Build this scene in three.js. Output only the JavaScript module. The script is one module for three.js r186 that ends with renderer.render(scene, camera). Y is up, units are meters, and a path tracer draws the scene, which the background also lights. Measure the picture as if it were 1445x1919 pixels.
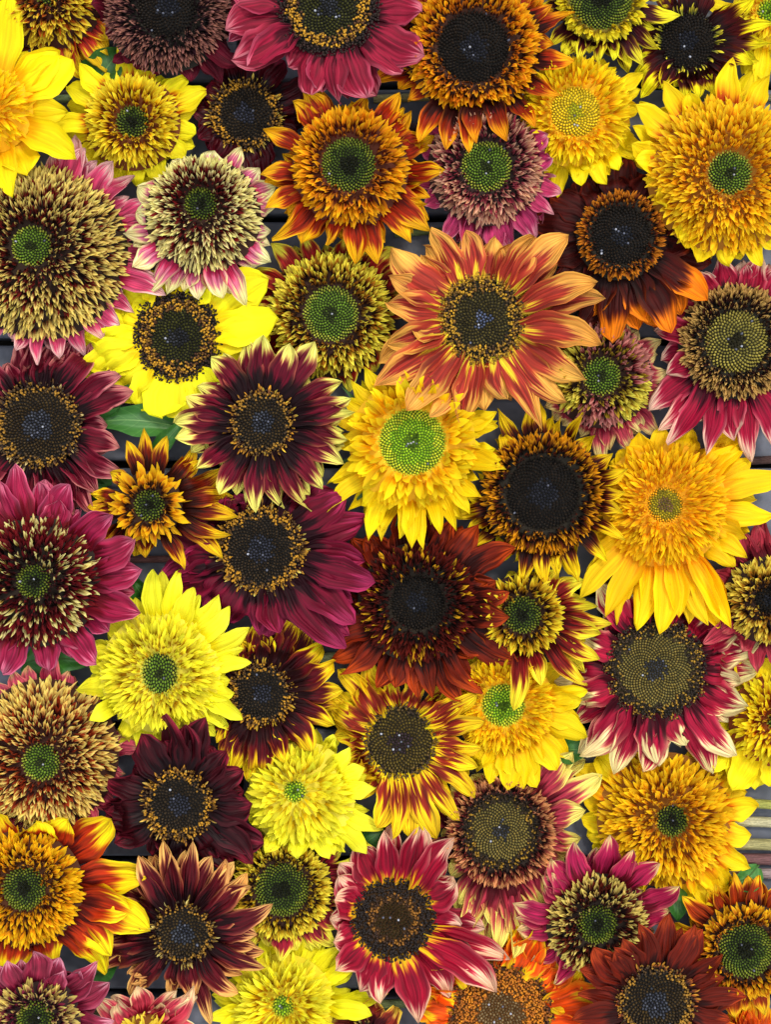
import * as THREE from 'three';
import { RoundedBoxGeometry } from 'three/addons/geometries/RoundedBoxGeometry.js';

// ---------- camera, sky, sun, exposure ----------
const K = 0.0005, H = 1.6, YREF = 0.035, CX = 722.5, CY = 959.5;      // metres per photo pixel at the height YREF
const scene = new THREE.Scene();
const camera = new THREE.PerspectiveCamera(2 * Math.atan(CY * K / (H - YREF)) * 180 / Math.PI, 772 / 1024, 0.05, 40);
camera.up.set(0, 0, -1); camera.position.set(0, H, 0); camera.lookAt(0, 0, 0);
const renderer = new THREE.WebGLRenderer({ antialias: true });
renderer.setSize(772, 1024);
renderer.toneMapping = THREE.LinearToneMapping;
renderer.toneMappingExposure = 1.47;
renderer.shadowMap.enabled = true;
{ // overcast sky, a little brighter overhead
  const W = 64, h = 32, d = new Float32Array(W * h * 4);
  for (let j = 0; j < h; j++) for (let i = 0; i < W; i++) {
    const el = ((j + 0.5) / h - 0.5) * Math.PI, up = Math.max(0, Math.sin(el)), v = el > 0 ? 0.6 + 0.4 * up : 0.2;
    d.set([v * 0.97, v, v * 1.06, 1], (j * W + i) * 4);
  }
  const t = new THREE.DataTexture(d, W, h, THREE.RGBAFormat, THREE.FloatType);
  t.mapping = THREE.EquirectangularReflectionMapping; t.magFilter = THREE.LinearFilter; t.needsUpdate = true;
  scene.background = t; scene.environment = t;
}
const sun = new THREE.DirectionalLight(0xfff4e2, 1.2);
sun.position.set(0.9, 2.2, -1.1); sun.castShadow = true; sun.shadow.radius = 22;
const sc_ = sun.shadow.camera; sc_.left = -1; sc_.right = 1; sc_.top = 1; sc_.bottom = -1; sc_.far = 6;
scene.add(sun);

// ---------- helpers ----------
let seedNow = 1;
const seed = (s) => { seedNow = (s * 2654435761) >>> 0; };
const rnd = () => { seedNow = (seedNow + 0x6D2B79F5) >>> 0; let t = seedNow; t = Math.imul(t ^ (t >>> 15), t | 1); t ^= t + Math.imul(t ^ (t >>> 7), t | 61); return ((t ^ (t >>> 14)) >>> 0) / 4294967296; };
const rr = (a, b) => a + (b - a) * rnd();
const { clamp, lerp, smoothstep } = THREE.MathUtils;
const hash = (i, j = 0) => { let n = Math.imul(i | 0, 374761393) + Math.imul(j | 0, 668265263); n = Math.imul(n ^ (n >>> 13), 1274126177); return ((n ^ (n >>> 16)) >>> 0) / 4294967296; };
const n1 = (x, s = 0) => { const i = Math.floor(x), f = x - i, u = f * f * (3 - 2 * f); return lerp(hash(i, s), hash(i + 1, s), u); };
const n2 = (x, y, s = 0) => { const i = Math.floor(x), j = Math.floor(y), f = x - i, g = y - j, u = f * f * (3 - 2 * f), v = g * g * (3 - 2 * g);
  return lerp(lerp(hash(i, j * 57 + s), hash(i + 1, j * 57 + s), u), lerp(hash(i, j * 57 + 57 + s), hash(i + 1, j * 57 + 57 + s), u), v); };
const s8 = (hex) => { const n = parseInt(hex.slice(1), 16); return [(n >> 16) / 255, ((n >> 8) & 255) / 255, (n & 255) / 255]; };
const px = (x, y, h = YREF) => [(x - CX) * K * (H - h) / (H - YREF), (y - CY) * K * (H - h) / (H - YREF)];
const pop = (x) => lerp(x, x * x * (3 - 2 * x), 0.62);       // the palettes were read off by eye; this gives them the photograph's saturation
const C = (h) => new THREE.Color(h), pop3 = ([a, b, c]) => [pop(a), pop(b), b < a * 0.4 ? lerp(c, pop(c), 0.8) : pop(c)], CP = (h) => { const [a, b, c] = pop3(s8(h)); return new THREE.Color().setRGB(a, b, c, THREE.SRGBColorSpace); };
const names = {};
const numbered = (n) => { const k = names[n] = (names[n] ?? -1) + 1; return k ? n + '_' + String(k).padStart(3, '0') : n; };
function mesh(name, g, m, parent) { const o = new THREE.Mesh(g, m); o.name = name; o.castShadow = o.receiveShadow = true; parent.add(o); return o; }
function tex(w, h, f, srgb = true) {
  const d = new Uint8Array(w * h * 4);
  for (let j = 0; j < h; j++) for (let i = 0; i < w; i++) { const c = f(i / (w - 1), j / (h - 1), i, j); for (let k = 0; k < 3; k++) d[(j * w + i) * 4 + k] = clamp(c[k], 0, 1) * 255; d[(j * w + i) * 4 + 3] = 255; }
  const t = new THREE.DataTexture(d, w, h); t.magFilter = THREE.LinearFilter; t.wrapS = t.wrapT = THREE.RepeatWrapping;
  if (srgb) t.colorSpace = THREE.SRGBColorSpace; t.needsUpdate = true; return t;
}

const mix3 = (a, b, t) => [lerp(a[0], b[0], t), lerp(a[1], b[1], t), lerp(a[2], b[2], t)];
const ridge = tex(256, 64, (u, v) => { const a = 0.5 * n2(u * 44, v * 2, 3) + 0.5 * n2(u * 90, v * 3, 9); return [a, a, a]; }, false);

// petal colour: four variants side by side; base -> mid -> tip along v, streaked along the veins
function petalTexture(s, pal) {
  const [b, m, t] = pal.slice(0, 3).map((h) => pop3(s8(h))), b1 = pal[3] ?? 0.2, am = (m[0] + m[1]) > 1.35 ? 0.3 : 1, b2 = pal[4] ?? 0.75, stk = pal[5] ?? 1, mg = pal[6] ?? 0.3;
  return tex(512, 192, (uu, v) => {
    const k = Math.min(3, Math.floor(uu * 4)), u = uu * 4 - k, q = Math.abs(u * 2 - 1), id = s * 11 + k * 3;
    const st = (n1(u * 7 + id, id) - 0.5) * 0.7 + (n1(u * 19 + id, id + 1) - 0.5) * 0.55 + (n2(u * 34, v * 4, id) - 0.5) * 0.35;
    const w = v + st * 0.26 * stk + (n1(k + 0.5, id) - 0.5) * 0.16, edge = smoothstep(q, 0.62, 1) * mg;
    let c = mix3(b, m, smoothstep(w, b1 - 0.09, b1 + 0.09));
    c = mix3(c, t, clamp(smoothstep(w, b2 - 0.11, b2 + 0.11) + edge * smoothstep(v, 0.2, 0.6), 0, 1));
    const l = 1 + (n2(u * 26, v * 2.2, id + 5) - 0.5) * 0.42 * am + (n2(u * 60, v * 5, id + 6) - 0.5) * 0.2 * am + (n2(u * 5, v * 6, id + 7) - 0.5) * 0.2 * am;
    return c.map((x) => x * l);
  });
}

// ---------- the setting: slate paving under the flowers ----------
const slateTex = tex(512, 512, (u, v) => {
  const n = 0.45 * n2(u * 10, v * 30, 1) + 0.3 * n2(u * 34, v * 60, 2) + 0.25 * n2(u * 120, v * 150, 3), w = n2(u * 4, v * 5, 8);
  return [0.2 + n * 0.24 + w * 0.06, 0.22 + n * 0.24 + w * 0.06, 0.26 + n * 0.25 + w * 0.07];
});
const slateBump = tex(512, 512, (u, v) => { const n = 0.5 * n2(u * 14, v * 30, 4) + 0.3 * n2(u * 50, v * 80, 5) + 0.2 * n2(u * 170, v * 170, 6); return [n, n, n]; }, false);
const slate = new THREE.MeshStandardMaterial({ map: slateTex, bumpMap: slateBump, bumpScale: 0.0012, roughness: 0.55 });
const soil = new THREE.MeshStandardMaterial({ color: C('#14110e'), roughness: 1 });
const ground = new THREE.Group(); ground.name = 'ground'; ground.userData.kind = 'structure'; scene.add(ground);
{
  const g = new THREE.PlaneGeometry(8, 8); g.rotateX(-Math.PI / 2);
  mesh('bedding', g, soil, ground).position.y = -0.03;
  const joints = [-340, -90, 160, 408, 640, 870, 1112, 1360, 1612, 1862, 2110];
  seed(5);
  for (let i = 0; i + 1 < joints.length; i++) for (let k = -1; k < 2; k++) {
    const [, z0] = px(0, joints[i], 0), [, z1] = px(0, joints[i + 1], 0), L = 0.62, d = z1 - z0 - 0.007;
    const b = new RoundedBoxGeometry(L - 0.006, 0.03, d, 2, 0.004), p = b.attributes.position, uv = b.attributes.uv, o = rnd();
    for (let q = 0; q < p.count; q++) uv.setXY(q, p.getX(q) * 1.6 + o, p.getZ(q) * 1.6 + o * 3);
    mesh('slab', b, slate, ground).position.set(k * L + (i % 2) * 0.27 - 0.1, -0.015 + rr(-0.001, 0.001), (z0 + z1) / 2);
  }
}

// ---------- petals ----------
// one curved, cupped sheet from a base to a tip; path(t) gives [x, z, y], W is its widest width
function sheet(path, W, o = {}) {
  const nl = o.nl ?? 10, nw = o.nw ?? 6, tm = o.tm ?? 0.5, pe = o.pe ?? 0.75, wb = o.wb ?? 0.5, cup = o.cup ?? 0.1, tw = o.twist ?? 0, u0 = o.u0 ?? 0, du = o.du ?? 1;
  const pos = [], uv = [], col = [], idx = [], ph = rnd() * 9, wv = o.wave ?? 0.06, tint = o.tint ?? [1, 1, 1];
  const P = (t) => { const a = path(t); return new THREE.Vector3(a[0], a[2], a[1]); }, up = new THREE.Vector3(0, 1, 0);
  for (let i = 0; i <= nl; i++) {
    const t = i / nl, c = P(t), tan = P(Math.min(1, t + 0.02)).sub(P(Math.max(0, t - 0.02))).normalize();
    const side = tan.clone().cross(up).normalize(), nor = side.clone().cross(tan), a = tw * t;
    const s2 = side.clone().multiplyScalar(Math.cos(a)).addScaledVector(nor, Math.sin(a)), n2_ = nor.clone().multiplyScalar(Math.cos(a)).addScaledVector(side, -Math.sin(a));
    const f = t < tm ? wb + (1 - wb) * Math.sin(t / tm * Math.PI / 2) : Math.pow(Math.max(0, Math.cos((t - tm) / (1 - tm) * Math.PI / 2)), pe);
    const w = W * 0.5 * Math.max(f, 0.02);
    for (let j = 0; j <= nw; j++) {
      const s = j / nw * 2 - 1;
      const yy = cup * W * s * s * (0.35 + f) + 0.045 * W * Math.cos(s * 7.5 + ph * 0.2) * f + wv * W * Math.sin(t * 7 + ph + s * 1.4) * Math.abs(s) * t;
      const p = c.clone().addScaledVector(s2, s * w * (1 + 0.08 * Math.sin(t * 15 + ph * 3 + s))).addScaledVector(n2_, yy);
      pos.push(p.x, p.y, p.z); uv.push(u0 + du * (0.02 + 0.96 * j / nw), 0.01 + 0.98 * t); col.push(...tint);
      if (i && j) { const q = i * (nw + 1) + j, r = q - nw - 1; idx.push(r - 1, q, r, r - 1, q - 1, q); }
    }
  }
  const g = new THREE.BufferGeometry();
  g.setAttribute('position', new THREE.Float32BufferAttribute(pos, 3)); g.setAttribute('uv', new THREE.Float32BufferAttribute(uv, 2));
  g.setAttribute('color', new THREE.Float32BufferAttribute(col, 3)); g.setIndex(idx); g.computeVertexNormals(); return g;
}
// floret of unit length along x and unit width, its colour running from base over mid to tip, the middle of its face like its base
function floretGeometry(pal, v, curl) {
  const [b, m, t] = pal.map((h) => CP(h)), nl = 6, nw = 4, pos = [], col = [], idx = [], c = new THREE.Color();
  for (let i = 0; i <= nl; i++) for (let j = 0; j <= nw; j++) {
    const x = i / nl, s = j / nw * 2 - 1, f = x < 0.6 ? 0.42 + 0.58 * x / 0.6 : Math.pow(Math.cos((x - 0.6) / 0.4 * Math.PI / 2 * 0.97), 0.7);
    const bend = curl * (v - 1) * x * x;
    pos.push(x, 0.22 * x * (1 - x) * 1.6 + bend + 0.16 * s * s * f, s * 0.5 * f + (v - 1) * 0.12 * x * x);
    const w = x - (1 - Math.abs(s)) * 0.16 + (hash(v * 31 + j, i) - 0.5) * 0.2;
    c.copy(b).lerp(m, smoothstep(w, 0.2, 0.38)).lerp(t, smoothstep(w, 0.38, 0.64)); col.push(c.r, c.g, c.b);
    if (i && j) { const q = i * (nw + 1) + j, r = q - nw - 1; idx.push(r - 1, r, q, r - 1, q, q - 1); }
  }
  const g = new THREE.BufferGeometry();
  g.setAttribute('position', new THREE.Float32BufferAttribute(pos, 3)); g.setAttribute('color', new THREE.Float32BufferAttribute(col, 3)); g.setIndex(idx); g.computeVertexNormals(); return g;
}
const seedGeo = new THREE.LatheGeometry([[0.5, 0], [0.47, 0.3], [0.3, 0.62], [0, 0.74]].map((p) => new THREE.Vector2(...p)), 6);
const tubeGeo = new THREE.LatheGeometry([[0.16, 0], [0.2, 0.5], [0.42, 0.78], [0.36, 1], [0, 1.06]].map((p) => new THREE.Vector2(...p)), 5);
const seedMat = new THREE.MeshPhysicalMaterial({ color: 0xffffff, roughness: 0.4, specularIntensity: 0.45 });
const dullMat = new THREE.MeshStandardMaterial({ color: 0xffffff, roughness: 0.8 });
const calyxMat = new THREE.MeshStandardMaterial({ color: C('#3d6128'), roughness: 0.8 });
const petalMats = { };
function instanced(name, g, m, list, parent) {        // list of [Matrix4, Color]
  if (!list.length) return;
  const o = new THREE.InstancedMesh(g, m, list.length); o.name = name; o.userData.kind = 'stuff'; o.castShadow = o.receiveShadow = true;
  list.forEach(([a, c], i) => { o.setMatrixAt(i, a); o.setColorAt(i, c); });
  parent.add(o); return o;
}

// ---------- flower heads ----------
// discs: zones from the centre out, [outer share of the radius, colours..., kind]; kind s = closed seeds, p = open florets with pollen
const DISC = {
  black: [[0.34, '#20222c', '#34363f', 's'], [1, '#17120d', '#2a2016', 's']],  // bluish grey centre colours have sky glints painted into them
  blackRing: [[0.3, '#23252e', '#3a3c48', 's'], [0.72, '#1b150e', '#33281a', 's'], [1, '#c08a1a', '#2a1608', 'p']],
  navy: [[0.36, '#282a34', '#44474f', 's'], [0.75, '#22190f', '#3f3119', 's'], [1, '#1d120a', '#a87a1e', 'p']],  // grey-blue centre is a sky highlight painted into the seed colours
  green: [[0.22, '#262c12', '#323c18', 's'], [0.7, '#465a1c', '#5c7824', 's'], [1, '#6c7c26', '#8c8e32', 's']],
  greenDark: [[0.3, '#101009', '#20240f', 's'], [0.62, '#2d3a14', '#46591c', 's'], [1, '#6d7424', '#55661c', 's']],
  lime: [[0.2, '#2d3a10', '#557016', 's'], [0.6, '#6f9a1c', '#8fb024', 's'], [1, '#9db328', '#b8b82c', 's']],
  yellowGreen: [[0.3, '#8f9a1e', '#a8a41e', 's'], [1, '#c4ae1c', '#d4b81e', 's']],
  olive: [[0.24, '#15120c', '#2a2714', 's'], [0.62, '#5c5626', '#7d7434', 's'], [1, '#8a7f38', '#6b6128', 's']],
  oliveBig: [[0.2, '#22242a', '#383a40', 's'], [0.68, '#6e5f2c', '#57502a', 's'], [1, '#120a06', '#3d2a10', 'p', '#a8801f']],
  yellowRing: [[0.2, '#1c1c1e', '#33353c', 's'], [0.56, '#26260f', '#3c3c18', 's'], [0.8, '#c8941c', '#4a260c', 'p'], [1, '#1c0d07', '#2a1409', 'p']],
  salmonRing: [[0.2, '#3a4052', '#5c6680', 's'], [0.6, '#4c431f', '#2e2814', 's'], [1, '#c0921c', '#2c150a', 'p', '#7c5510']],
  orangeRing: [[0.42, '#4e3a24', '#7b6a4a', 's'], [0.8, '#d0820f', '#a35a0a', 'p'], [1, '#2c140a', '#9c5a10', 'p']],
  crimsonRing: [[0.44, '#1a150c', '#30260f', 's'], [0.6, '#8c5a0e', '#2c1608', 'p'], [1, '#150b07', '#22130a', 'p']],
  golden: [[0.36, '#4c343c', '#7a5a40', 's'], [0.7, '#a8981c', '#6a641a', 's'], [1, '#e0a814', '#c08a10', 's']],
  brownGold: [[0.3, '#271c22', '#3a2c32', 's'], [0.82, '#57491c', '#3c3015', 's'], [1, '#6b5216', '#22140a', 'p']],
};
const flowers = [];
const F = (o) => { flowers.push(o); };
const surf = (me, x, z) => {           // height of the lower neighbours' faces at a point
  let h = -1;
  for (const f of flowers) if (f !== me && f.lev < me.lev) {
    const d = Math.hypot(x - f.x, z - f.z), dm = Math.hypot(x - f.mx, z - f.mz);
    if (dm < f.Rm) h = Math.max(h, f.y0 + (f.dbl ? 0.006 + f.top * (1.15 - 0.6 * (dm / f.Rm) ** 2) + 0.009 * (1 - (dm / f.Rm) ** 2) : 0.009)); else if (d < f.Ro * 0.9) h = Math.max(h, f.y0 + 0.005);
  }
  return h;
};
const ceiling = (me, x, z) => {        // height of the undersides of the higher neighbours at a point
  let h = 9;
  for (const f of flowers) if (f.lev > me.lev) { const d = Math.hypot(x - f.x, z - f.z); if (d < f.Ro * 1.05) h = Math.min(h, f.y0 - 0.004 - 0.09 * d * d / f.Ro); }
  return h;
};
function prepare(f, i) {
  f.i = i; f.lev = f.y; f.y0 = 0.016 + f.y * 0.0092;
  [f.x, f.z] = px(f.c[0], f.c[1], f.y0 + 0.01);
  const m = f.mc ?? f.c; [f.mx, f.mz] = px(m[0], m[1], f.y0 + 0.006);
  f.Rd = f.rd * K; f.dbl = !!f.rm; f.Rm = (f.rm ?? f.rd) * K; f.Ro = f.R * K; f.top = f.dbl ? (f.mh ?? 0.014) * 1.25 : 0.008;
}
function build(f) {
  seed(f.i + 77);
  const G = new THREE.Group(); G.name = numbered('sunflower'); G.position.set(f.x, 0, f.z);
  G.userData = { label: f.l, category: 'sunflower', group: 'sunflower heads laid close together' }; scene.add(G);
  const mx = f.mx - f.x, mz = f.mz - f.z, y0 = f.y0;
  // calyx and stub of stem down to the slate
  mesh('calyx', new THREE.LatheGeometry([[0.0001, 0.0005], [0.006, 0.0005], [0.0055, y0 * 0.35], [f.Rd * 0.6, y0 - 0.006], [f.Rd * 0.98, y0 - 0.001], [f.Rd * 0.9, y0 + 0.001], [0.0001, y0 + 0.001]].map((p) => new THREE.Vector2(...p)), 20), calyxMat, G);
  // ray petals
  const pm = new THREE.MeshPhysicalMaterial({ map: petalTexture(f.i + 1, f.ray), bumpMap: ridge, bumpScale: (s8(f.ray[1])[1] > 0.6 ? 0.001 : 0.002), roughness: f.gl ?? 0.6, specularIntensity: 0.25, vertexColors: true, transmission: 0.12, thickness: 0 });
  let pm2; if (f.ray2) { pm2 = pm.clone(); pm2.map = petalTexture(f.i + 300, f.ray2); }
  const W = (f.w ?? 38) * K, rb = f.dbl ? f.Rm * 0.7 : f.Rd * 0.9;
  const list = [], at = (a) => [Math.cos(a), Math.sin(a)];
  const tips = [];
  for (let i = 0; i + 1 < (f.tips?.length ?? 0); i += 2) { const [x, z] = px(f.tips[i], f.tips[i + 1], y0 + 0.004), dx = x - f.x - mx, dz = z - f.z - mz; tips.push([Math.atan2(dz, dx), Math.hypot(dx, dz) * 1.04]); }
  tips.sort((a, b) => a[0] - b[0]);
  const step = W * 0.86 / (rb + (f.Ro - rb) * 0.45);
  if (tips.length) tips.forEach(([a, r], i) => {
    list.push([a, r, 0, 1]);
    const [a2, r2] = i + 1 < tips.length ? tips[i + 1] : [tips[0][0] + 2 * Math.PI, tips[0][1]], gap = a2 - a, n = f.nofill && gap < 0.5 ? 0 : Math.max(0, Math.round(gap / step - 0.35) - 1);
    for (let k = 1; k <= n; k++) { const q = k / (n + 1); list.push([a + gap * q + rr(-0.04, 0.04), gap > 0.9 ? f.Ro * rr(0.9, 1) : lerp(r, r2, q) * rr(0.84, 1), -0.003, 0.95]); }
    if (!f.nofill) for (let k = 0; k < 2; k++) if (rnd() < (f.und ?? (k ? 0.5 : 1))) list.push([a + gap * rr(0.2, 0.8), lerp(r, r2, 0.5) * rr(0.72, 1.02), -0.007 - 0.002 * k, 0.9]);
  });
  else { const n = f.n ?? Math.round(2 * Math.PI / step); for (let k = 0; k < n; k++) for (const lay of f.rows === 1 ? [0] : [0, 1]) list.push([(k + lay * 0.5 + rr(-0.16, 0.16)) / n * 2 * Math.PI, f.Ro * rr(0.86, 1.05) * (lay ? 0.94 : 1), -0.003 * lay, 1]); }
  for (let [a, r, lay, sc] of list) {
    const [ux, uz] = at(a);
    if (lay < 0) while (r > rb * 1.2 && flowers.some((o) => o.lev < f.lev && Math.hypot(f.x + mx + ux * r - o.mx, f.z + mz + uz * r - o.mz) < o.Rm * 1.02)) r *= 0.95;
    const L = r - rb, bend = rr(-0.15, 0.15) * L, curl = rnd() < 0.3 && lay > -0.005 ? rr(0.1, 0.3) * L : 0, arch = rr(0.06, 0.17) * L * (f.arch ?? 1), drop = rr(-0.16, 0.03) * L + (f.lift ?? 0) * L, jl = rr(-0.0012, 0.0012) + lay;
    const xz = (t) => { const q = rb + L * t, bb = bend * Math.sin(t * 2.6); return [mx + ux * q - uz * bb, mz + uz * q + ux * bb]; };
    const own = (t) => y0 + jl + (f.dbl ? -0.004 : 0.002) + arch * Math.sin(t * Math.PI * 0.85) + drop * t * t + curl * Math.pow(t, 5);
    const hs = []; for (let k = 0; k <= 10; k++) { const [x, z] = xz(k / 10); hs.push(Math.max(own(k / 10), k > 1 ? Math.max(0.003, surf(f, x + f.x, z + f.z) + (lay < 0 ? 0.002 : 0.0065)) : 0)); }
    for (let s = 0; s < 2; s++) for (let k = 1; k < 10; k++) hs[k] = Math.max(hs[k], (hs[k - 1] + hs[k + 1]) / 2 - 0.0006);
    for (let k = 3; k <= 10; k++) { const [x, z] = xz(k / 10); hs[k] = Math.min(hs[k], Math.max(0.003, ceiling(f, x + f.x, z + f.z))); }
    const path = (t) => { const k = Math.min(9, Math.floor(t * 10)), q = t * 10 - k; return [...xz(t), lerp(hs[k], hs[k + 1], q)]; };
    const l = rr(0.84, 1.06), v = Math.floor(rnd() * 4);
    mesh('petal', sheet(path, W * sc * rr(0.85, 1.15), { nl: 11, nw: 8, pe: (f.pe ?? 0.8) * rr(0.8, 1.2), wb: f.wb ?? 0.55, tm: rr(0.38, 0.6), cup: rr(-0.12, 0.26) * (f.cup ?? 1), twist: rnd() < 0.12 ? rr(-1.2, 1.2) : rr(-0.5, 0.5), wave: f.wave ?? 0.085, u0: v / 4, du: 0.25, tint: [l, l * rr(0.95, 1.04), l * rr(0.92, 1.06)] }), pm2 && f.ray2p(a) ? pm2 : pm, G);
  }
  // small florets of double heads, or the fringe round the disc of single ones
  const M = new THREE.Matrix4(), e = new THREE.Euler(0, 0, 0, 'YZX'), Q = new THREE.Quaternion(), P = new THREE.Vector3(), S = new THREE.Vector3();
  const place = (r, a, y, tilt, len, w, roll) => { e.set(roll, -a, tilt); Q.setFromEuler(e); P.set(Math.cos(a) * r, y, Math.sin(a) * r); S.set(len, Math.max(w, len * 0.5), w); return new THREE.Matrix4().compose(P, Q, S); };
  const hill = (q) => f.top * (0.55 + 0.75 * Math.sin(q * Math.PI)) * (1 - q * q) + 0.003;
  if (f.fl) {
    const fm = new THREE.MeshPhysicalMaterial({ color: 0xffffff, vertexColors: true, roughness: 0.7, specularIntensity: 0.25, transmission: 0.25, thickness: 0 });
    const tints = [0.82, 0.95, 1.08].map((l) => { const m = fm.clone(); m.color.setScalar(l); return m; });
    const geos = [0, 1, 2].map((v) => floretGeometry(f.fl, v, 0.35)), lots = [[], [], []], young = floretGeometry([f.fl[0], f.fl[0], f.fl[1]], 1, 0.15), lotsY = [];
    const alt = f.fl2 && [0, 1, 2].map((v) => floretGeometry(f.fl2, v, 0.35)), lots2 = [[], [], []];
    const r0 = f.Rd * 0.93, r1 = f.Rm, rp = [], ri = [], pale = s8(f.fl[0])[1] > 0.5, rc = pale ? C(f.fl[1]).multiplyScalar(0.9) : C(f.fl[0]).lerp(C('#2c3312'), 0.25).multiplyScalar(0.8);
    for (let i = 0; i <= 10; i++) for (let j = 0; j <= 36; j++) { const q = i / 10, r = lerp(r0 * 0.9, r1 * 0.97, q), b = j / 36 * Math.PI * 2; rp.push(mx * q + Math.cos(b) * r, y0 + hill(q) - 0.0035, mz * q + Math.sin(b) * r); if (i && j) { const p = i * 37 + j, o = p - 37; ri.push(o - 1, o, p, o - 1, p, p - 1); } }
    const rg = new THREE.BufferGeometry(); rg.setAttribute('position', new THREE.Float32BufferAttribute(rp, 3)); rg.setIndex(ri); rg.computeVertexNormals();
    mesh('receptacle', rg, new THREE.MeshStandardMaterial({ color: rc, roughness: 0.9 }), G);
    const [l0, l1] = (f.fs ?? [20, 30]).map((v) => v * K), [w0, w1] = (f.fw ?? [6, 9]).map((v) => v * K);
    const dens = f.dens ?? 1, outer = [];
    let a = rnd() * 6, area = 0; const total = Math.PI * (r1 * r1 - r0 * r0);
    while (area < total) {
      const q0 = area / total, r = Math.sqrt(r0 * r0 + (r1 * r1 - r0 * r0) * q0), q = (r - r0) / (r1 - r0);
      const len = lerp(l0, l1, q) * rr(0.65, 1.35), w = lerp(w0, w1, q) * rr(0.5, 1.02);
      area += w * len * 0.21 / dens; a += 2.39996 + rr(-0.12, 0.12);
      const tilt = lerp(f.el ?? (pale ? 1.1 : 1.35), 0.1, Math.pow(q, 0.8)) + rr(-0.35, 0.4), rb2 = r - len * lerp(0.1, 0.85, smoothstep(q, 0.3, 0.9));
      const b = Math.max(rb2, f.Rd * 0.93), ox = mx * q, oz = mz * q;
      const m = place(b, a + rr(-0.16, 0.16), y0 + hill(q) - 0.001 + rr(-0.001, 0.0015), tilt, len, w, rr(-1, 1));
      m.elements[12] += ox; m.elements[14] += oz;
      const l = rr(0.68, 1.15), c = new THREE.Color(l, l * rr(0.93, 1.05), l * rr(0.9, 1.05)), v = Math.floor(rnd() * 3), isY = !pale && (rnd() < 0.75 - q * 2.8 || (q < 0.75 && rnd() < (f.dk ?? 0.22))), two = alt && (f.fl2p ? f.fl2p(a, q) : rnd() < 0.3);
      if (q > 0.8 && outer.length < 110 && rnd() < 0.4) outer.push([m, v, two]); else if (isY) lotsY.push([m, c]); else (two ? lots2 : lots)[v].push([m, c]);
    }
    lots.forEach((x, v) => instanced('inner_florets', geos[v], fm, x, G));
    instanced('inner_florets', young, fm, lotsY, G);
    if (alt) lots2.forEach((x, v) => instanced('inner_florets', alt[v], fm, x, G));
    for (const [m, v, two] of outer) { const o = mesh('floret', (two ? alt : geos)[v], tints[Math.floor(rnd() * 3)], G); m.decompose(o.position, o.quaternion, o.scale); }
  }
  if (f.fr) {
    const g = floretGeometry([f.fr[0], f.fr[0], f.fr[1]], 1, 0.2), g2 = floretGeometry(f.fr, 1, 0.3), x2 = [], x = [], fm = new THREE.MeshStandardMaterial({ color: 0xffffff, vertexColors: true, roughness: 0.75 });
    const n = Math.round(f.rd * (f.frn ?? 1.05));
    for (let k = 0; k < n; k++) { const l = rr(0.35, 1.0); (rnd() < 0.33 ? x2 : x).push([place(f.Rd * rr(0.86, 1.0), rnd() * 6.2832, y0 + rr(0.003, 0.006), rr(0.0, 1.0), rr(9, 22) * K, rr(2.4, 5) * K, rr(-1, 1)), new THREE.Color(l, l, l)]); }
    instanced('fringe_florets', g, fm, x, G); instanced('fringe_florets', g2, fm, x2, G);
  }
  // disc: a dark dome covered in closed and open disc florets set in spirals
  const dome = (q) => y0 + (f.dbl ? f.top * 0.35 : 0) + (f.dh ?? 0.006) * (Math.sqrt(Math.max(0, 1 - q * q)) - 0.55 * Math.exp(-q * q * 9)) + 0.001;
  const prof = []; for (let k = 0; k <= 12; k++) prof.push(new THREE.Vector2(Math.max(0.00005, f.Rd * k / 12), dome(k / 12) - 0.0012)); prof.push(new THREE.Vector2(f.Rd, y0 - 0.001));
  const zones = DISC[f.d], D = new THREE.Group();
  const dm = mesh('disc', new THREE.LatheGeometry(prof.reverse(), 28), new THREE.MeshStandardMaterial({ color: C(zones[1][1]).multiplyScalar(/lime|yellowGreen|golden/.test(f.d) ? 0.5 : 0.18), roughness: 0.9 }), G);
  const seeds = [], tubes = [], sp = (f.sp ?? (/green|lime|yellow/i.test(f.d) && !/Ring/.test(f.d) ? 5 : 5.6)) * K, N = Math.min(1400, Math.round(Math.PI * f.Rd * f.Rd / (sp * sp)));
  for (let k = 0; k < N; k++) {
    const q = Math.sqrt((k + 0.5) / N), a = k * 2.3999632, rim = 1 + (n1(((a % 6.2832) + 6.2832) % 6.2832 * 2.6, f.i) - 0.25) * 0.09 * q, qq = q + rr(-0.06, 0.06) * (q < 0.72 ? 1 : 0.4), zi = zones.findIndex((z) => qq <= z[0]), zn = zones[zi < 0 ? zones.length - 1 : zi];
    const c = C(zn[1]).lerp(C(zn[2]), zn[3] === 'p' ? (n2(Math.cos(a) * q * 13 + 50, Math.sin(a) * q * 13 + 50, f.i) + rr(-0.2, 0.2) < 0.5 ? rr(0, 0.2) : rr(0.8, 1)) : rnd()); if (zn[4] && rnd() < 0.25) c.set(zn[4]);
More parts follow.
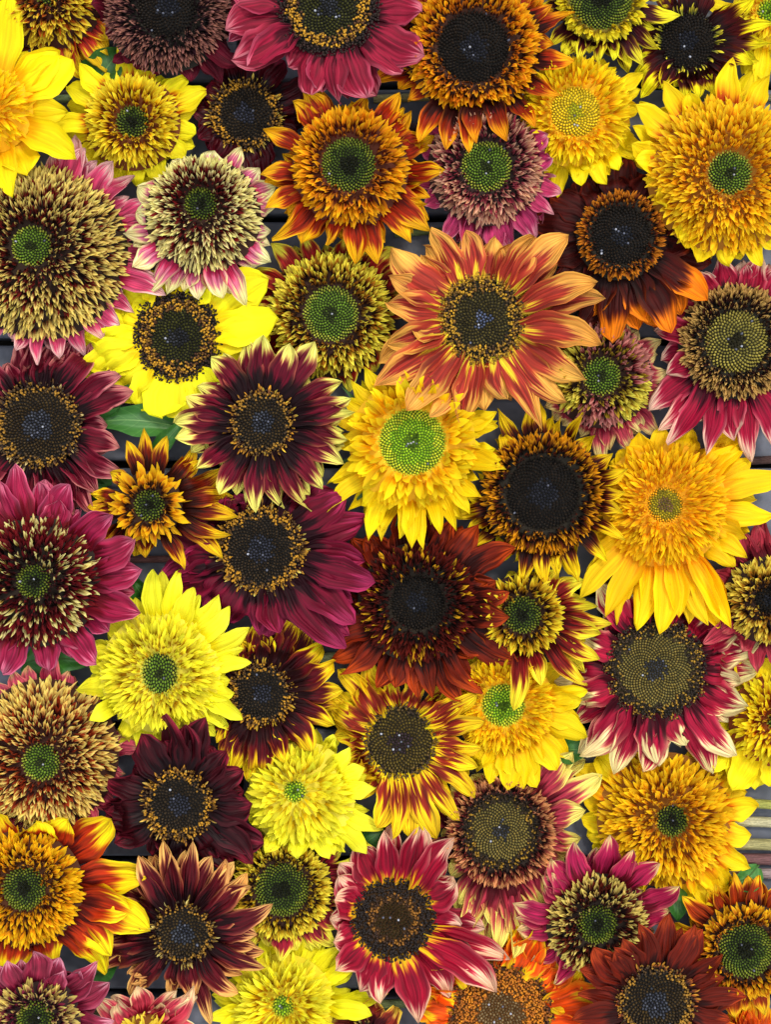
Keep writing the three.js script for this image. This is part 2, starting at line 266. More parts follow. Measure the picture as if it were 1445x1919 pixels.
    if (zn[3] === 's') { c.multiplyScalar(rr(0.8, 1.5) * (f.d === 'black' ? 0.75 : f.d.startsWith('olive') ? 1.35 : f.d === 'green' ? 1.4 : 1.15)); if (rnd() < (q < 0.3 ? 0.05 : 0.004)) c.set(rnd() < 0.3 ? '#b8bcc8' : '#6c7080'); seeds.push([place(f.Rd * q, a, dome(q) - 0.0006, -0.5 * q + Math.PI * 0, sp * 0.86, sp * 0.78, 0), c]); const m = seeds[seeds.length - 1][0]; m.compose(new THREE.Vector3(Math.cos(a) * f.Rd * q * rim, dome(q) - 0.0008, Math.sin(a) * f.Rd * q * rim), new THREE.Quaternion().setFromEuler(new THREE.Euler(Math.sin(a) * q * 0.7, 0, -Math.cos(a) * q * 0.7)), new THREE.Vector3(sp * 0.84, sp * rr(1, 1.6), sp * 0.84)); }  // a few seeds, mostly central, are coloured pale blue-grey as painted specular glints
    else for (let r = 0; r < 2; r++) { const rq = f.Rd * q * rim + rr(-0.5, 0.5) * sp, b = a + rr(-0.5, 0.5) * sp / (f.Rd * q); tubes.push([new THREE.Matrix4().compose(new THREE.Vector3(Math.cos(b) * rq, dome(q) - 0.001, Math.sin(b) * rq), new THREE.Quaternion().setFromEuler(new THREE.Euler(Math.sin(a) * 0.5 + rr(-0.4, 0.4), 0, -Math.cos(a) * 0.5 + rr(-0.4, 0.4))), new THREE.Vector3(sp * 0.95, sp * rr(0.9, 1.8), sp * 0.95)), r ? c.clone().lerp(C(zn[rnd() < 0.5 ? 1 : 2]), 0.35).multiplyScalar(rr(0.7, 1.2)) : c.multiplyScalar(rr(0.8, 1.2))]); }
  }
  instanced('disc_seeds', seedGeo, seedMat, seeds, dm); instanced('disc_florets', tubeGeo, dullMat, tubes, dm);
  if (f.ds) dm.scale.set(f.ds[0], 1, f.ds[1]);
  // narrow green bracts that show between the petals
  for (let k = 0; k < (f.bracts ?? 0); k++) {
    const a = (k + rr(-0.3, 0.3)) / f.bracts * 2 * Math.PI, [ux, uz] = at(a), r = f.Ro * rr(0.85, 1.06);
    mesh('bract', sheet((t) => [ux * lerp(rb * 0.7, r, t) - uz * 0.006 * t * t, uz * lerp(rb * 0.7, r, t) + ux * 0.006 * t * t, y0 - 0.011 + 0.004 * Math.sin(t * 3)], 11 * K, { nl: 6, nw: 2, pe: 1.2 }), calyxMat, G);
  }
}
// ray: colour at the base, middle and tip of a petal, where they change, streakiness, pale margin; fl: the same along a floret
// ----- top rows -----
F({ c: [88, -12], rd: 26, rm: 108, R: 158, y: 2, d: 'greenDark', ray: ['#5a1014', '#9a3426', '#e0b02a', 0.35, 0.62, 1.3, 0.9], fl: ['#4a0c0a', '#a86014', '#f0d04a'], fs: [24, 36], fw: [8, 12], w: 44, tips: [191, 98, 188, 128, 150, 136, 118, 112, 205, 62],
  l: 'double sunflower of yellow florets on maroon cut off above the plain golden one' });
F({ c: [312, 14], rd: 60, rm: 122, R: 152, y: 3, d: 'black', ray: ['#2a060e', '#5c1428', '#6a1c30', 0.3, 0.8], fl: ['#16060c', '#42202e', '#a87c70'], fs: [20, 30], fw: [5, 7], mh: 0.009, w: 42, tips: [200, 60, 444, 112, 405, 148, 180, 20, 440, 40],
  l: 'near black sunflower with a dusky purple and tan fringe, above the maroon one' });
F({ c: [615, 8], rd: 90, R: 190, y: 5, d: 'yellowRing', ray: ['#4c0a20', '#86263e', '#b8707c', 0.2, 0.9, 1.4, 0.5], w: 66, pe: 0.62, wb: 0.5, tips: [432, 62, 436, 98, 474, 124, 588, 171, 640, 190, 692, 184, 748, 132, 790, 104, 782, 34],
  l: 'large raspberry pink sunflower with broad petals and yellow pollen ring at the top edge' });
F({ c: [888, 88], rd: 73, rm: 128, R: 182, y: 4.3, d: 'black', ray: ['#3a0a04', '#8a3208', '#e59410', 0.5, 0.74, 1, 0.5], fl: ['#4a1404', '#c87808', '#f0a81a'], fs: [20, 30], fw: [9, 13], mh: 0.009, w: 36, tips: [791, 264, 843, 282, 879, 290, 896, 272, 945, 268, 997, 238, 1051, 177, 1069, 112, 1071, 34, 1030, 10, 706, 148, 752, 122, 812, 200, 1000, -20, 930, -50, 840, -55, 780, -20],
  l: 'large amber sunflower with a wide black disc and orange brown petals' });
F({ c: [1128, -6], rd: 64, rm: 84, R: 134, y: 3.2, d: 'greenDark', ray: ['#2a0410', '#4a0c18', '#ecd838', 0.3, 0.6, 1.3, 0.7], fl: ['#8a7410', '#d8c020', '#f0dc3c'], fs: [20, 26], fw: [9, 11], w: 30, mh: 0.006, tips: [1172, 130, 1145, 112, 1118, 124, 1085, 122, 1060, 98, 1033, 78, 1237, 85, 1272, 22, 1205, 118],
  l: 'green disced sunflower with streaked yellow and maroon petals at the top edge' });
F({ c: [1292, 74], rd: 55, R: 132, y: 2.2, d: 'black', ray: ['#2c0408', '#4a080c', '#f2d21e', 0.3, 0.62, 1.2, 0.15], fr: ['#8a8a1c', '#c8b424', '#ecd83c'], w: 36, tips: [1208, 178, 1247, 165, 1290, 180, 1332, 172, 1372, 150, 1405, 125, 1434, 92, 1437, 60, 1400, 10, 1340, -30, 1290, -50, 1230, -20, 1195, 30, 1180, 70, 1195, 108, 1200, 140],
  l: 'small yellow petalled sunflower with a maroon eye round its black disc' });
F({ c: [1442, 22], rd: 26, rm: 70, R: 128, y: 1.2, d: 'lime', ray: ['#f0b818', '#f6d422', '#f6d422', 0.3, 0.7], fl: ['#d89010', '#f2c81c', '#f8dc34'], fs: [22, 34], fw: [8, 12], w: 34, tips: [1422, 152, 1440, 150, 1395, 130, 1370, 60, 1360, 100],
  l: 'butter yellow sunflower mostly out of frame in the top corner' });
F({ c: [1080, 208], rd: 50, rm: 106, R: 142, y: 2.9, d: 'yellowGreen', ray: ['#f0b010', '#f8cc14', '#f8d41c', 0.3, 0.7], fl: ['#e8a010', '#f8c216', '#f8d222'], fs: [24, 42], fw: [8, 13], w: 34, mh: 0.007, tips: [1053, 361, 1140, 340, 1155, 318, 1200, 292, 1212, 262, 1198, 196, 1202, 140, 1130, 108, 1080, 105, 1030, 120, 1022, 318, 1080, 330, 1090, 345, 985, 190, 990, 240, 1110, 318],
  l: 'bright yellow sunflower with a pale yellow green disc among the amber ones' });
F({ c: [1368, 325], mc: [1362, 328], rd: 46, rm: 150, R: 192, y: 3, d: 'green', ray: ['#a84c06', '#eca810', '#f8d020', 0.36, 0.5, 1], dk: 0.08, fl: ['#c07c0c', '#eca814', '#f8c628'], fs: [22, 36], fw: [9, 13], w: 46, mh: 0.016, tips: [1190, 272, 1190, 210, 1246, 160, 1300, 178, 1382, 118, 1445, 150, 1195, 305, 1270, 440, 1310, 485, 1370, 492, 1430, 490, 1520, 300, 1520, 380, 1480, 200, 1232, 380],
  l: 'huge shaggy golden double sunflower beside the chocolate one' });
F({ c: [-22, 205], rd: 20, rm: 82, R: 150, y: 4.2, d: 'yellowGreen', ray: ['#f4b010', '#fad01a', '#fad81e', 0.3, 0.7, 0.6], fl: ['#f0a80e', '#f8c014', '#f8cc1c'], fs: [24, 40], fw: [8, 12], w: 64, pe: 0.7, tips: [20, 2, 97, 97, 124, 108, 119, 206, 136, 302, 29, 374, 55, 330, -20, 380],
  l: 'plain golden sunflower with broad petals cut off by the picture edge' });
F({ c: [247, 228], rd: 33, rm: 92, R: 136, y: 2.2, d: 'greenDark', ray: ['#a8500a', '#f0c41a', '#f6dc28', 0.28, 0.42, 0.8], dk: 0.05, fl: ['#8a4208', '#e4b418', '#f6da40'], fs: [26, 36], fw: [8, 11], w: 42, pe: 0.55, mh: 0.011, tips: [213, 82, 278, 92, 347, 146, 376, 166, 364, 206, 360, 250, 155, 122, 126, 163, 103, 226, 104, 250, 140, 290, 250, 340, 210, 330, 300, 325, 180, 315, 340, 290],
  l: 'yellow sunflower with blunt petals, rusty flecks and a small green brown disc' });
F({ c: [458, 212], rd: 64, R: 118, y: 0.9, d: 'blackRing', ray: ['#22040a', '#4a0a16', '#6a1830', 0.3, 0.85], fr: ['#2a1408', '#b08a24', '#d8c060'], gl: 0.4, w: 46, pe: 0.5, tips: [392, 160, 568, 150, 500, 302, 556, 252, 402, 292, 368, 200, 430, 104, 530, 118, 475, 335, 375, 260, 570, 195, 480, 100],
  l: 'dark maroon sunflower with glossy petals and a small black disc' });
F({ c: [653, 308], mc: [656, 314], rd: 56, rm: 112, R: 170, y: 4.0, d: 'greenDark', ray: ['#5a1404', '#8e3008', '#f0a616', 0.3, 0.66, 1.3, 0.7], fl: ['#641c04', '#d08410', '#f4ae1e'], fs: [26, 38], fw: [8, 12], w: 44, mh: 0.012, pe: 1, tips: [498, 245, 548, 196, 566, 176, 604, 163, 655, 190, 690, 186, 744, 172, 764, 203, 784, 273, 810, 250, 827, 327, 795, 376, 802, 428, 764, 450, 705, 486, 662, 486, 610, 452, 570, 450, 509, 435, 503, 389, 492, 330, 545, 400],
  l: 'orange sunflower with brown bases, curled tips and a round dark green disc' });
F({ c: [912, 312], rd: 52, rm: 112, R: 148, y: 3.3, d: 'green', ray: ['#641430', '#a84468', '#d09098', 0.4, 0.85, 1, 0.5], fl: ['#34101a', '#9c4a58', '#d8a88c'], fs: [24, 32], fw: [7, 9], w: 38, mh: 0.012, tips: [861, 461, 923, 478, 959, 460, 1000, 444, 1033, 400, 1047, 361, 1028, 300, 1000, 250, 780, 330, 790, 270, 800, 380, 830, 440, 1020, 260],
  l: 'dusty pink double sunflower with tan tipped florets and green disc' });
F({ c: [1165, 440], rd: 58, rm: 86, R: 158, y: 2.6, d: 'black', ray: ['#2a0806', '#4c140c', '#7a3414', 0.3, 0.9, 1, 0.3], ray2: ['#2a0806', '#4c140c', '#e07c14', 0.3, 0.66, 0.8, 0.3], ray2p: (a) => a > 0.5 && a < 2, fl: ['#1c0604', '#7c4410', '#c88428'], fs: [14, 22], fw: [5, 7], mh: 0.005, dens: 0.55, w: 62, pe: 0.5, cup: 0.6, tips: [1112, 335, 1180, 294, 1150, 310, 1215, 325, 1258, 360, 1280, 410, 1296, 450, 1331, 490, 1315, 563, 1251, 620, 1216, 600, 1140, 638, 1050, 530, 1002, 412, 1035, 372, 1090, 600],
  l: 'chocolate brown sunflower with orange tipped lower petals and black disc' });
// ----- upper middle -----
F({ c: [60, 462], mc: [76, 474], rd: 44, rm: 166, R: 215, y: 2.7, d: 'green', ray: ['#8a1c3c', '#b04a68', '#d8a4a0', 0.4, 0.8, 1.2, 0.6], dk: 0.2, fl: ['#300808', '#7a2a1e', '#ead07c'], fs: [24, 34], fw: [7, 9], w: 40, mh: 0.02, tips: [135, 262, 163, 290, 213, 316, 243, 331, 277, 374, 285, 464, 284, 515, 299, 556, 220, 600, -60, 300, -80, 620, 30, 650, 90, 290],
  l: 'very large tan and maroon pompon sunflower with a few pink outer petals' });
F({ c: [376, 382], mc: [379, 402], rd: 34, rm: 112, R: 150, y: 3, d: 'greenDark', ray: ['#a83458', '#c07086', '#f0dc98', 0.45, 0.68, 1.2, 0.8], dk: 0.2, fl: ['#3a0608', '#7c2220', '#f4e698'], fs: [24, 34], fw: [7, 10], w: 42, mh: 0.014, tips: [513, 350, 512, 385, 504, 482, 455, 568, 418, 550, 378, 554, 345, 540, 313, 545, 277, 541, 255, 500, 262, 350, 245, 440, 400, 285, 345, 300],
  l: 'cream and maroon speckled double sunflower with pink and cream petals below' });
F({ c: [331, 630], rd: 84, R: 176, y: 1.3, d: 'yellowRing', ray: ['#f0c81a', '#f8e62c', '#f8e62c', 0.2, 0.8, 0.4], w: 76, pe: 0.42, wb: 0.6, cup: 0.5, wave: 0.1, tips: [158, 611, 151, 636, 157, 672, 164, 707, 205, 735, 266, 762, 310, 778, 345, 777, 385, 755, 500, 532, 516, 598, 500, 640, 420, 503, 370, 510, 232, 548, 205, 575, 288, 520, 450, 690],
  l: 'single bright yellow sunflower with a dark disc ringed in gold' });
F({ c: [620, 588], rd: 58, rm: 122, R: 162, y: 0.7, d: 'green', ray: ['#6a1014', '#8a2420', '#ecd850', 0.35, 0.68, 1.2, 0.8], fl: ['#3c0c06', '#a07018', '#f2de58'], fs: [22, 34], fw: [7, 11], w: 42, mh: 0.012, tips: [782, 592, 772, 518, 745, 474, 700, 462, 640, 440, 560, 445, 508, 462, 480, 510, 480, 690, 610, 712, 650, 728, 700, 690, 745, 650, 530, 690],
  l: 'yellow and maroon double sunflower with a big grassy green disc' });
F({ c: [905, 597], rd: 80, R: 212, y: 3.3, d: 'salmonRing', ray: ['#d8b43c', '#964034', '#d89c54', 0.13, 0.62, 2.2, 0.65], w: 58, pe: 0.72, wb: 0.46, wave: 0.14, cup: 1.2, tips: [746, 460, 735, 520, 730, 568, 733, 640, 709, 720, 766, 765, 800, 770, 869, 796, 1002, 804, 955, 740, 1060, 742, 1090, 707, 1114, 655, 1125, 572, 1110, 540, 1062, 455, 1000, 450, 930, 448, 870, 440, 805, 445, 775, 610],
  l: 'salmon orange sunflower with long wavy red streaked petals, largest of the middle' });
F({ c: [68, 796], rd: 78, R: 168, y: 2.2, d: 'navy', ray: ['#28060e', '#6a122c', '#bc7c78', 0.32, 0.8, 1.5, 0.65], fr: ['#2a1408', '#7a5a2c', '#d8c084'], w: 50, tips: [60, 642, 92, 650, 130, 640, 155, 642, 227, 716, 245, 742, 216, 838, 225, 875, 164, 957, 130, 960, 30, 640, 0, 960, -60, 740],
  l: 'deep burgundy sunflower with tan spiked disc beside the green leaf' });
F({ c: [490, 792], rd: 58, R: 158, y: 3.2, d: 'navy', ray: ['#28060e', '#66102a', '#ecda70', 0.38, 0.76, 1.1, 0.3], fr: ['#6a4410', '#c89018', '#e4c048'], w: 46, pe: 0.65, tips: [396, 680, 356, 741, 332, 797, 335, 824, 372, 872, 414, 922, 487, 954, 538, 944, 584, 950, 597, 914, 638, 870, 644, 824, 660, 777, 651, 748, 637, 719, 584, 646, 498, 637, 462, 642, 425, 665, 540, 650],
  l: 'burgundy sunflower with crisp pale yellow petal tips' });
F({ c: [773, 828], rd: 68, rm: 122, R: 162, y: 2.5, d: 'lime', ray: ['#f0a410', '#f8c818', '#f8d01c', 0.3, 0.7, 0.6], fl: ['#f4b012', '#f8c41a', '#f8d022'], fs: [36, 58], fw: [17, 25], dk: 0, dens: 1.2, w: 34, pe: 1.05, mh: 0.008, bracts: 22, tips: [688, 692, 665, 712, 648, 745, 625, 790, 622, 840, 618, 905, 625, 962, 676, 940, 690, 975, 700, 1010, 745, 1002, 770, 1020, 795, 1022, 820, 995, 850, 990, 875, 960, 900, 925, 940, 880, 933, 858, 930, 805, 925, 770, 880, 740, 845, 720],
  l: 'golden yellow sunflower with pointed petals and a bright lime green disc' });
F({ c: [1128, 705], rd: 40, rm: 100, R: 128, y: 1.5, d: 'green', ray: ['#7a1c34', '#a84858', '#e0c080', 0.4, 0.7], fl: ['#3c1010', '#a89030', '#dcd060'], fl2: ['#4a0c18', '#8e3c44', '#c48880'], fl2p: (a, q) => Math.cos(a + 1.1) > 0.35 || Math.cos(a - 1.7) > 0.86, fs: [22, 34], fw: [7, 10], w: 38, mh: 0.014, tips: [1250, 690, 1240, 640, 1235, 820, 1140, 865, 1025, 760, 1060, 600, 1175, 595, 1190, 850],
  l: 'tousled olive and pink sunflower with a small green disc' });
F({ c: [1382, 640], rd: 62, rm: 112, R: 192, y: 1.9, d: 'olive', ray: ['#480a20', '#901a3c', '#dcb09a', 0.32, 0.82, 1.3, 0.55], fl: ['#1a0808', '#4c2010', '#c8a468'], fs: [16, 24], fw: [5, 8], mh: 0.007, dens: 0.9, w: 52, tips: [1344, 490, 1308, 510, 1270, 520, 1255, 560, 1258, 700, 1222, 768, 1243, 822, 1318, 846, 1380, 820, 1418, 856, 1445, 840, 1395, 490, 1425, 485, 1480, 500, 1235, 620],
  l: 'crimson sunflower with an olive disc in a wide ring of tan specks' });
F({ c: [279, 947], rd: 32, rm: 66, R: 132, y: 3.1, d: 'greenDark', ray: ['#3c1004', '#6c2406', '#f2b41e', 0.4, 0.66, 1.3, 0.6], fl: ['#3c1004', '#c88410', '#f4b820'], fs: [28, 46], fw: [12, 17], w: 33, pe: 0.9, und: 0.2, mh: 0.012, tips: [165, 930, 163, 950, 168, 968, 203, 890, 234, 830, 270, 806, 313, 822, 354, 832, 372, 867, 417, 872, 423, 907, 434, 939, 440, 970, 430, 992, 408, 1048, 342, 1064, 273, 1042, 248, 1040, 290, 850],
  l: 'small loose orange yellow sunflower with a lopsided dark centre' });
F({ c: [1018, 925], rd: 76, rm: 118, R: 152, y: 2, d: 'black', ray: ['#2c0a04', '#5c2006', '#ecbc1a', 0.4, 0.56, 1.2, 0.3], fl: ['#1c0804', '#6a3408', '#d8981a'], fs: [22, 32], fw: [7, 10], w: 30, pe: 1.1, mh: 0.009, tips: [938, 770, 945, 815, 1000, 765, 1010, 750, 1050, 788, 1085, 780, 1112, 820, 1142, 850, 1165, 875, 1160, 920, 1155, 965, 1160, 1010, 1130, 1050, 1080, 1085, 1030, 1090, 975, 1095, 930, 1055, 890, 1030, 850, 970, 880, 925, 900, 880],
  l: 'sunflower with a huge black disc, brown fringe and pointed yellow petals' });
F({ c: [1248, 946], rd: 38, rm: 122, R: 200, y: 1.7, d: 'golden', sp: 4.4, ray: ['#f0a010', '#f8bc12', '#f8c416', 0.3, 0.7, 0.6], fl: ['#eaa210', '#f6b614', '#f8c21a'], fs: [18, 46], fw: [6, 13], w: 47, pe: 0.75, cup: 1.3, mh: 0.012, tips: [1400, 812, 1395, 850, 1470, 905, 1450, 960, 1392, 1010, 1362, 1168, 1327, 1160, 1227, 1178, 1192, 1172, 1141, 1150, 1098, 1118, 1120, 1060, 1150, 870, 1175, 842, 1200, 815, 1250, 805, 1300, 805, 1330, 835, 1120, 960, 1270, 1150],
  l: 'broad golden sunflower with drooping long petals and a tiny purple brown eye' });
// ----- lower middle -----
F({ c: [488, 1030], rd: 80, R: 205, y: 2.35, d: 'blackRing', ray: ['#300612', '#68122e', '#98385a', 0.3, 0.8, 1.4, 0.35], fr: ['#6a4a10', '#b88c20', '#dccb70'], w: 66, pe: 0.6, tips: [302, 1100, 340, 1060, 380, 1130, 420, 1160, 480, 1185, 530, 1180, 585, 1170, 649, 1200, 657, 1164, 696, 1086, 676, 1056, 682, 978, 640, 930, 600, 912, 545, 920, 400, 950, 440, 930],
  l: 'wide wine red sunflower with dark disc, between yellow heads' });
F({ c: [783, 1130], rd: 56, rm: 116, R: 188, y: 2.3, d: 'black', ray: ['#3a0e06', '#6c280e', '#a04a1a', 0.4, 0.74, 1.2], fl: ['#200604', '#5c1c0a', '#e0a82a'], fl2: ['#200604', '#4c1408', '#6c2410'], fl2p: () => rnd() < 0.8, fs: [22, 34], fw: [6, 10], w: 50, mh: 0.010, tips: [962, 1035, 944, 1102, 946, 1150, 968, 1228, 905, 1284, 869, 1304, 812, 1300, 786, 1302, 743, 1284, 638, 1253, 620, 1212, 894, 990, 664, 1010, 640, 1105, 700, 1000, 850, 985],
  l: 'rust brown sunflower with yellow flecks round a bluish black disc' });
F({ c: [980, 1152], rd: 38, rm: 78, R: 140, y: 1.7, d: 'greenDark', ray: ['#4a080c', '#7a201c', '#ecc83c', 0.3, 0.62, 1.3, 0.8], fl: ['#3c0c04', '#b88c18', '#f0d240'], fs: [26, 38], fw: [8, 11], w: 34, mh: 0.010, tips: [1142, 1168, 1121, 1188, 1121, 1228, 1101, 1275, 1008, 1277, 956, 1319, 930, 1250, 920, 1240, 1095, 1094, 1050, 1075, 990, 1065, 930, 1090, 905, 1130, 1080, 1240],
  l: 'small yellow and maroon sunflower tucked between the rust brown and wine ones' });
F({ c: [1232, 1255], rd: 95, R: 192, y: 0.9, d: 'oliveBig', sp: 4.9, ray: ['#48081a', '#961e3e', '#ecd094', 0.2, 0.7, 1.9, 0.6], w: 58, pe: 0.68, tips: [1422, 1200, 1405, 1235, 1420, 1256, 1390, 1310, 1378, 1403, 1317, 1440, 1285, 1390, 1234, 1424, 1195, 1432, 1152, 1440, 1110, 1414, 1083, 1402, 1083, 1318, 1044, 1276, 1100, 1190, 1126, 1100, 1175, 1085, 1290, 1100, 1340, 1150],
  l: 'burgundy sunflower with cream streaked tips and very wide olive disc' });
F({ c: [1440, 1125], rd: 28, rm: 84, R: 148, y: 1.2, d: 'black', ray: ['#5c1020', '#9a3c48', '#b86464', 0.4, 0.85], fl: ['#34080a', '#a87a24', '#e8cc5c'], fs: [22, 32], fw: [8, 11], w: 40, mh: 0.012, tips: [1425, 985, 1445, 975, 1400, 1000, 1345, 1070, 1342, 1140, 1340, 1090, 1390, 1215],
  l: 'yellow and maroon double sunflower with pinkish petals half out of frame' });
F({ c: [298, 1262], rd: 38, rm: 116, R: 165, y: 2.9, d: 'green', ds: [0.9, 1.25], ray: ['#f0d81c', '#f7ea38', '#f8ec44', 0.3, 0.7, 0.5], fl: ['#b8900c', '#f4e648', '#f8ec44'], fs: [24, 46], fw: [8, 14], w: 38, pe: 0.75, mh: 0.009, tips: [284, 1075, 336, 1075, 362, 1107, 401, 1116, 421, 1136, 459, 1174, 450, 1219, 464, 1247, 435, 1294, 447, 1348, 396, 1378, 350, 1400, 305, 1390, 259, 1407, 223, 1392, 180, 1340, 155, 1282, 165, 1220, 191, 1154, 225, 1105],
  l: 'lemon yellow double sunflower with an oval green disc' });
F({ c: [489, 1302], rd: 58, R: 146, y: 1.6, d: 'blackRing', ray: ['#32060a', '#5c0e1c', '#f0bc24', 0.35, 0.66, 1.2, 0.3], fr: ['#6a4a10', '#c89418', '#e0b83c'], w: 44, pe: 0.55, tips: [486, 1172, 512, 1150, 559, 1162, 573, 1168, 599, 1214, 618, 1244, 635, 1294, 620, 1358, 577, 1402, 534, 1420, 484, 1455, 440, 1450, 421, 1428, 410, 1390, 430, 1230, 450, 1190],
  l: 'dark maroon sunflower with orange yellow petal tips and gold flecked disc' });
F({ c: [750, 1392], rd: 66, R: 145, y: 1.4, d: 'brownGold', ray: ['#e8b824', '#80301e', '#f2bc24', 0.2, 0.58, 1.5, 0.8], w: 42, pe: 0.5, wb: 0.6, tips: [635, 1266, 655, 1258, 697, 1236, 620, 1330, 617, 1300, 840, 1273, 870, 1290, 887, 1302, 901, 1352, 895, 1395, 890, 1436, 879, 1492, 858, 1526, 818, 1564, 764, 1563, 728, 1559, 703, 1543, 680, 1500, 655, 1440, 630, 1385],
  l: 'yellow sunflower with a brick red band on its petals and a brown disc' });
F({ c: [944, 1322], rd: 44, rm: 100, R: 152, y: 1.2, d: 'lime', ray: ['#f0a810', '#f8c814', '#f8d01c', 0.3, 0.7, 0.6], fl: ['#f0ac10', '#f6c016', '#f8cc1e'], fs: [20, 36], fw: [7, 11], w: 48, pe: 0.6, mh: 0.009, tips: [1094, 1294, 1085, 1312, 1083, 1352, 1095, 1378, 1036, 1440, 1005, 1468, 979, 1468, 945, 1470, 915, 1460, 890, 1430, 870, 1370, 1050, 1255, 1000, 1240, 870, 1290],
  l: 'golden sunflower with a blurred lime disc under the maroon and yellow one' });
F({ c: [1455, 1352], rd: 18, rm: 90, R: 138, y: 0.6, d: 'green', ray: ['#f0b818', '#f6d422', '#f6dc2c', 0.3, 0.7], fl: ['#a84c0c', '#f0c41c', '#f6dc34'], fs: [26, 38], fw: [9, 13], w: 50, pe: 0.6, mh: 0.012, tips: [1430, 1240, 1395, 1220, 1365, 1300, 1345, 1400, 1340, 1440, 1375, 1475, 1420, 1478, 1445, 1470],
  l: 'yellow double sunflower with reddish flecks cut off beside the striped stems' });
F({ c: [62, 1090], rd: 34, rm: 126, R: 192, y: 3.4, d: 'greenDark', ray: ['#6a0c24', '#8e2a4a', '#bc6c80', 0.4, 0.84, 1.3, 0.55], fl: ['#26060a', '#5c1018', '#7a2026'], fl2: ['#3c0a10', '#a88c48', '#f0e094'], fl2p: () => rnd() < 0.32, fs: [24, 34], fw: [7, 10], w: 58, pe: 0.55, mh: 0.013, tips: [34, 875, 133, 917, 105, 940, 216, 974, 248, 1004, 257, 1064, 257, 1144, 183, 1234, 148, 1215, 0, 1255, -50, 900, -40, 1230, 5, 905],
  l: 'burgundy double sunflower sprinkled with cream florets and with rounded pink petals' });
F({ c: [77, 1428], mc: [82, 1412], rd: 40, rm: 142, R: 172, y: 2.7, d: 'green', ray: ['#8a2440', '#b85868', '#e4b080', 0.5, 0.85], dk: 0.2, fl: ['#480c08', '#a04a24', '#f2d07a'], fs: [24, 36], fw: [7, 10], w: 38, mh: 0.017, pe: 1, tips: [88, 1222, 124, 1264, 25, 1262, 255, 1413, 230, 1468, 209, 1528, 160, 1290, 210, 1330, -60, 1480, -30, 1540],
  l: 'tan and apricot pompon sunflower with a green disc and stray pink petal' });
F({ c: [333, 1510], rd: 64, R: 158, y: 3.1, d: 'blackRing', ray: ['#24040a', '#400a16', '#762838', 0.3, 0.8, 1.4, 0.4], fr: ['#5c3c10', '#a87c20', '#d0b060'], gl: 0.5, w: 58, pe: 0.6, cup: 0.9, tips: [306, 1342, 345, 1360, 389, 1350, 419, 1412, 450, 1450, 468, 1500, 489, 1573, 464, 1618, 400, 1610, 300, 1600, 215, 1575, 191, 1503, 200, 1540, 215, 1450, 275, 1375],
  l: 'almost black maroon sunflower with velvety petals and gold ringed disc' });
// ----- bottom rows -----
F({ c: [552, 1484], mc: [565, 1492], rd: 22, rm: 104, R: 150, y: 1.55, d: 'lime', ray: ['#f0dc20', '#f7ea38', '#f8ec44', 0.3, 0.7, 0.5], fl: ['#d8b810', '#f6e848', '#f8ec44'], fs: [28, 52], fw: [10, 18], w: 36, pe: 0.9, mh: 0.010, tips: [700, 1476, 680, 1440, 650, 1400, 590, 1372, 540, 1385, 480, 1400, 714, 1554, 681, 1596, 617, 1604, 560, 1600, 500, 1590, 470, 1540, 462, 1490, 640, 1590],
  l: 'lemon sunflower of many petal layers with a tiny bright green eye' });
F({ c: [940, 1558], rd: 76, rm: 105, R: 200, y: 0.8, d: 'oliveBig', sp: 5, ray: ['#5c1420', '#a04050', '#f0d070', 0.35, 0.66, 1.3, 0.6], fl: ['#2c0a0a', '#84403a', '#d89c70'], fs: [22, 30], fw: [6, 8], mh: 0.008, w: 48, pe: 0.6, tips: [1121, 1454, 1072, 1418, 1092, 1520, 1088, 1570, 1060, 1625, 1020, 1660, 988, 1762, 948, 1785, 916, 1774, 873, 1748, 860, 1690, 850, 1620, 1000, 1440, 930, 1440, 845, 1480, 1030, 1690],
  l: 'brownish pink sunflower with shaggy fringe round a large speckled disc' });
F({ c: [1260, 1538], mc: [1248, 1538], rd: 33, rm: 132, R: 172, y: 0.5, d: 'greenDark', ray: ['#c86c08', '#f2ac14', '#f8cc20', 0.36, 0.5, 1], dk: 0.1, fl: ['#b06c0c', '#f4b218', '#f8c426'], fs: [24, 40], fw: [8, 13], w: 52, pe: 0.6, mh: 0.013, tips: [1417, 1518, 1405, 1560, 1402, 1622, 1370, 1660, 1332, 1695, 1280, 1690, 1240, 1660, 1098, 1532, 1100, 1500, 1086, 1446, 1130, 1420, 1180, 1410, 1240, 1420, 1320, 1420, 1390, 1450, 1120, 1600],
  l: 'golden orange double sunflower with small dark centre beside the striped stems' });
F({ c: [44, 1666], rd: 43, rm: 112, R: 205, y: 4.3, d: 'greenDark', ray: ['#541004', '#98380a', '#fac41c', 0.3, 0.6, 1.2, 0.15], fl: ['#5c2404', '#d89410', '#f4bc20'], fs: [22, 32], fw: [7, 11], w: 72, pe: 0.62, mh: 0.010, nofill: 1, tips: [203, 1536, 266, 1648, 240, 1700, 270, 1750, 197, 1792, 180, 1832, 130, 1540, 70, 1540, 20, 1830, 100, 1810, -80, 1600, -90, 1740],
  l: 'yellow and fiery orange sunflower with a few long flame coloured petals' });
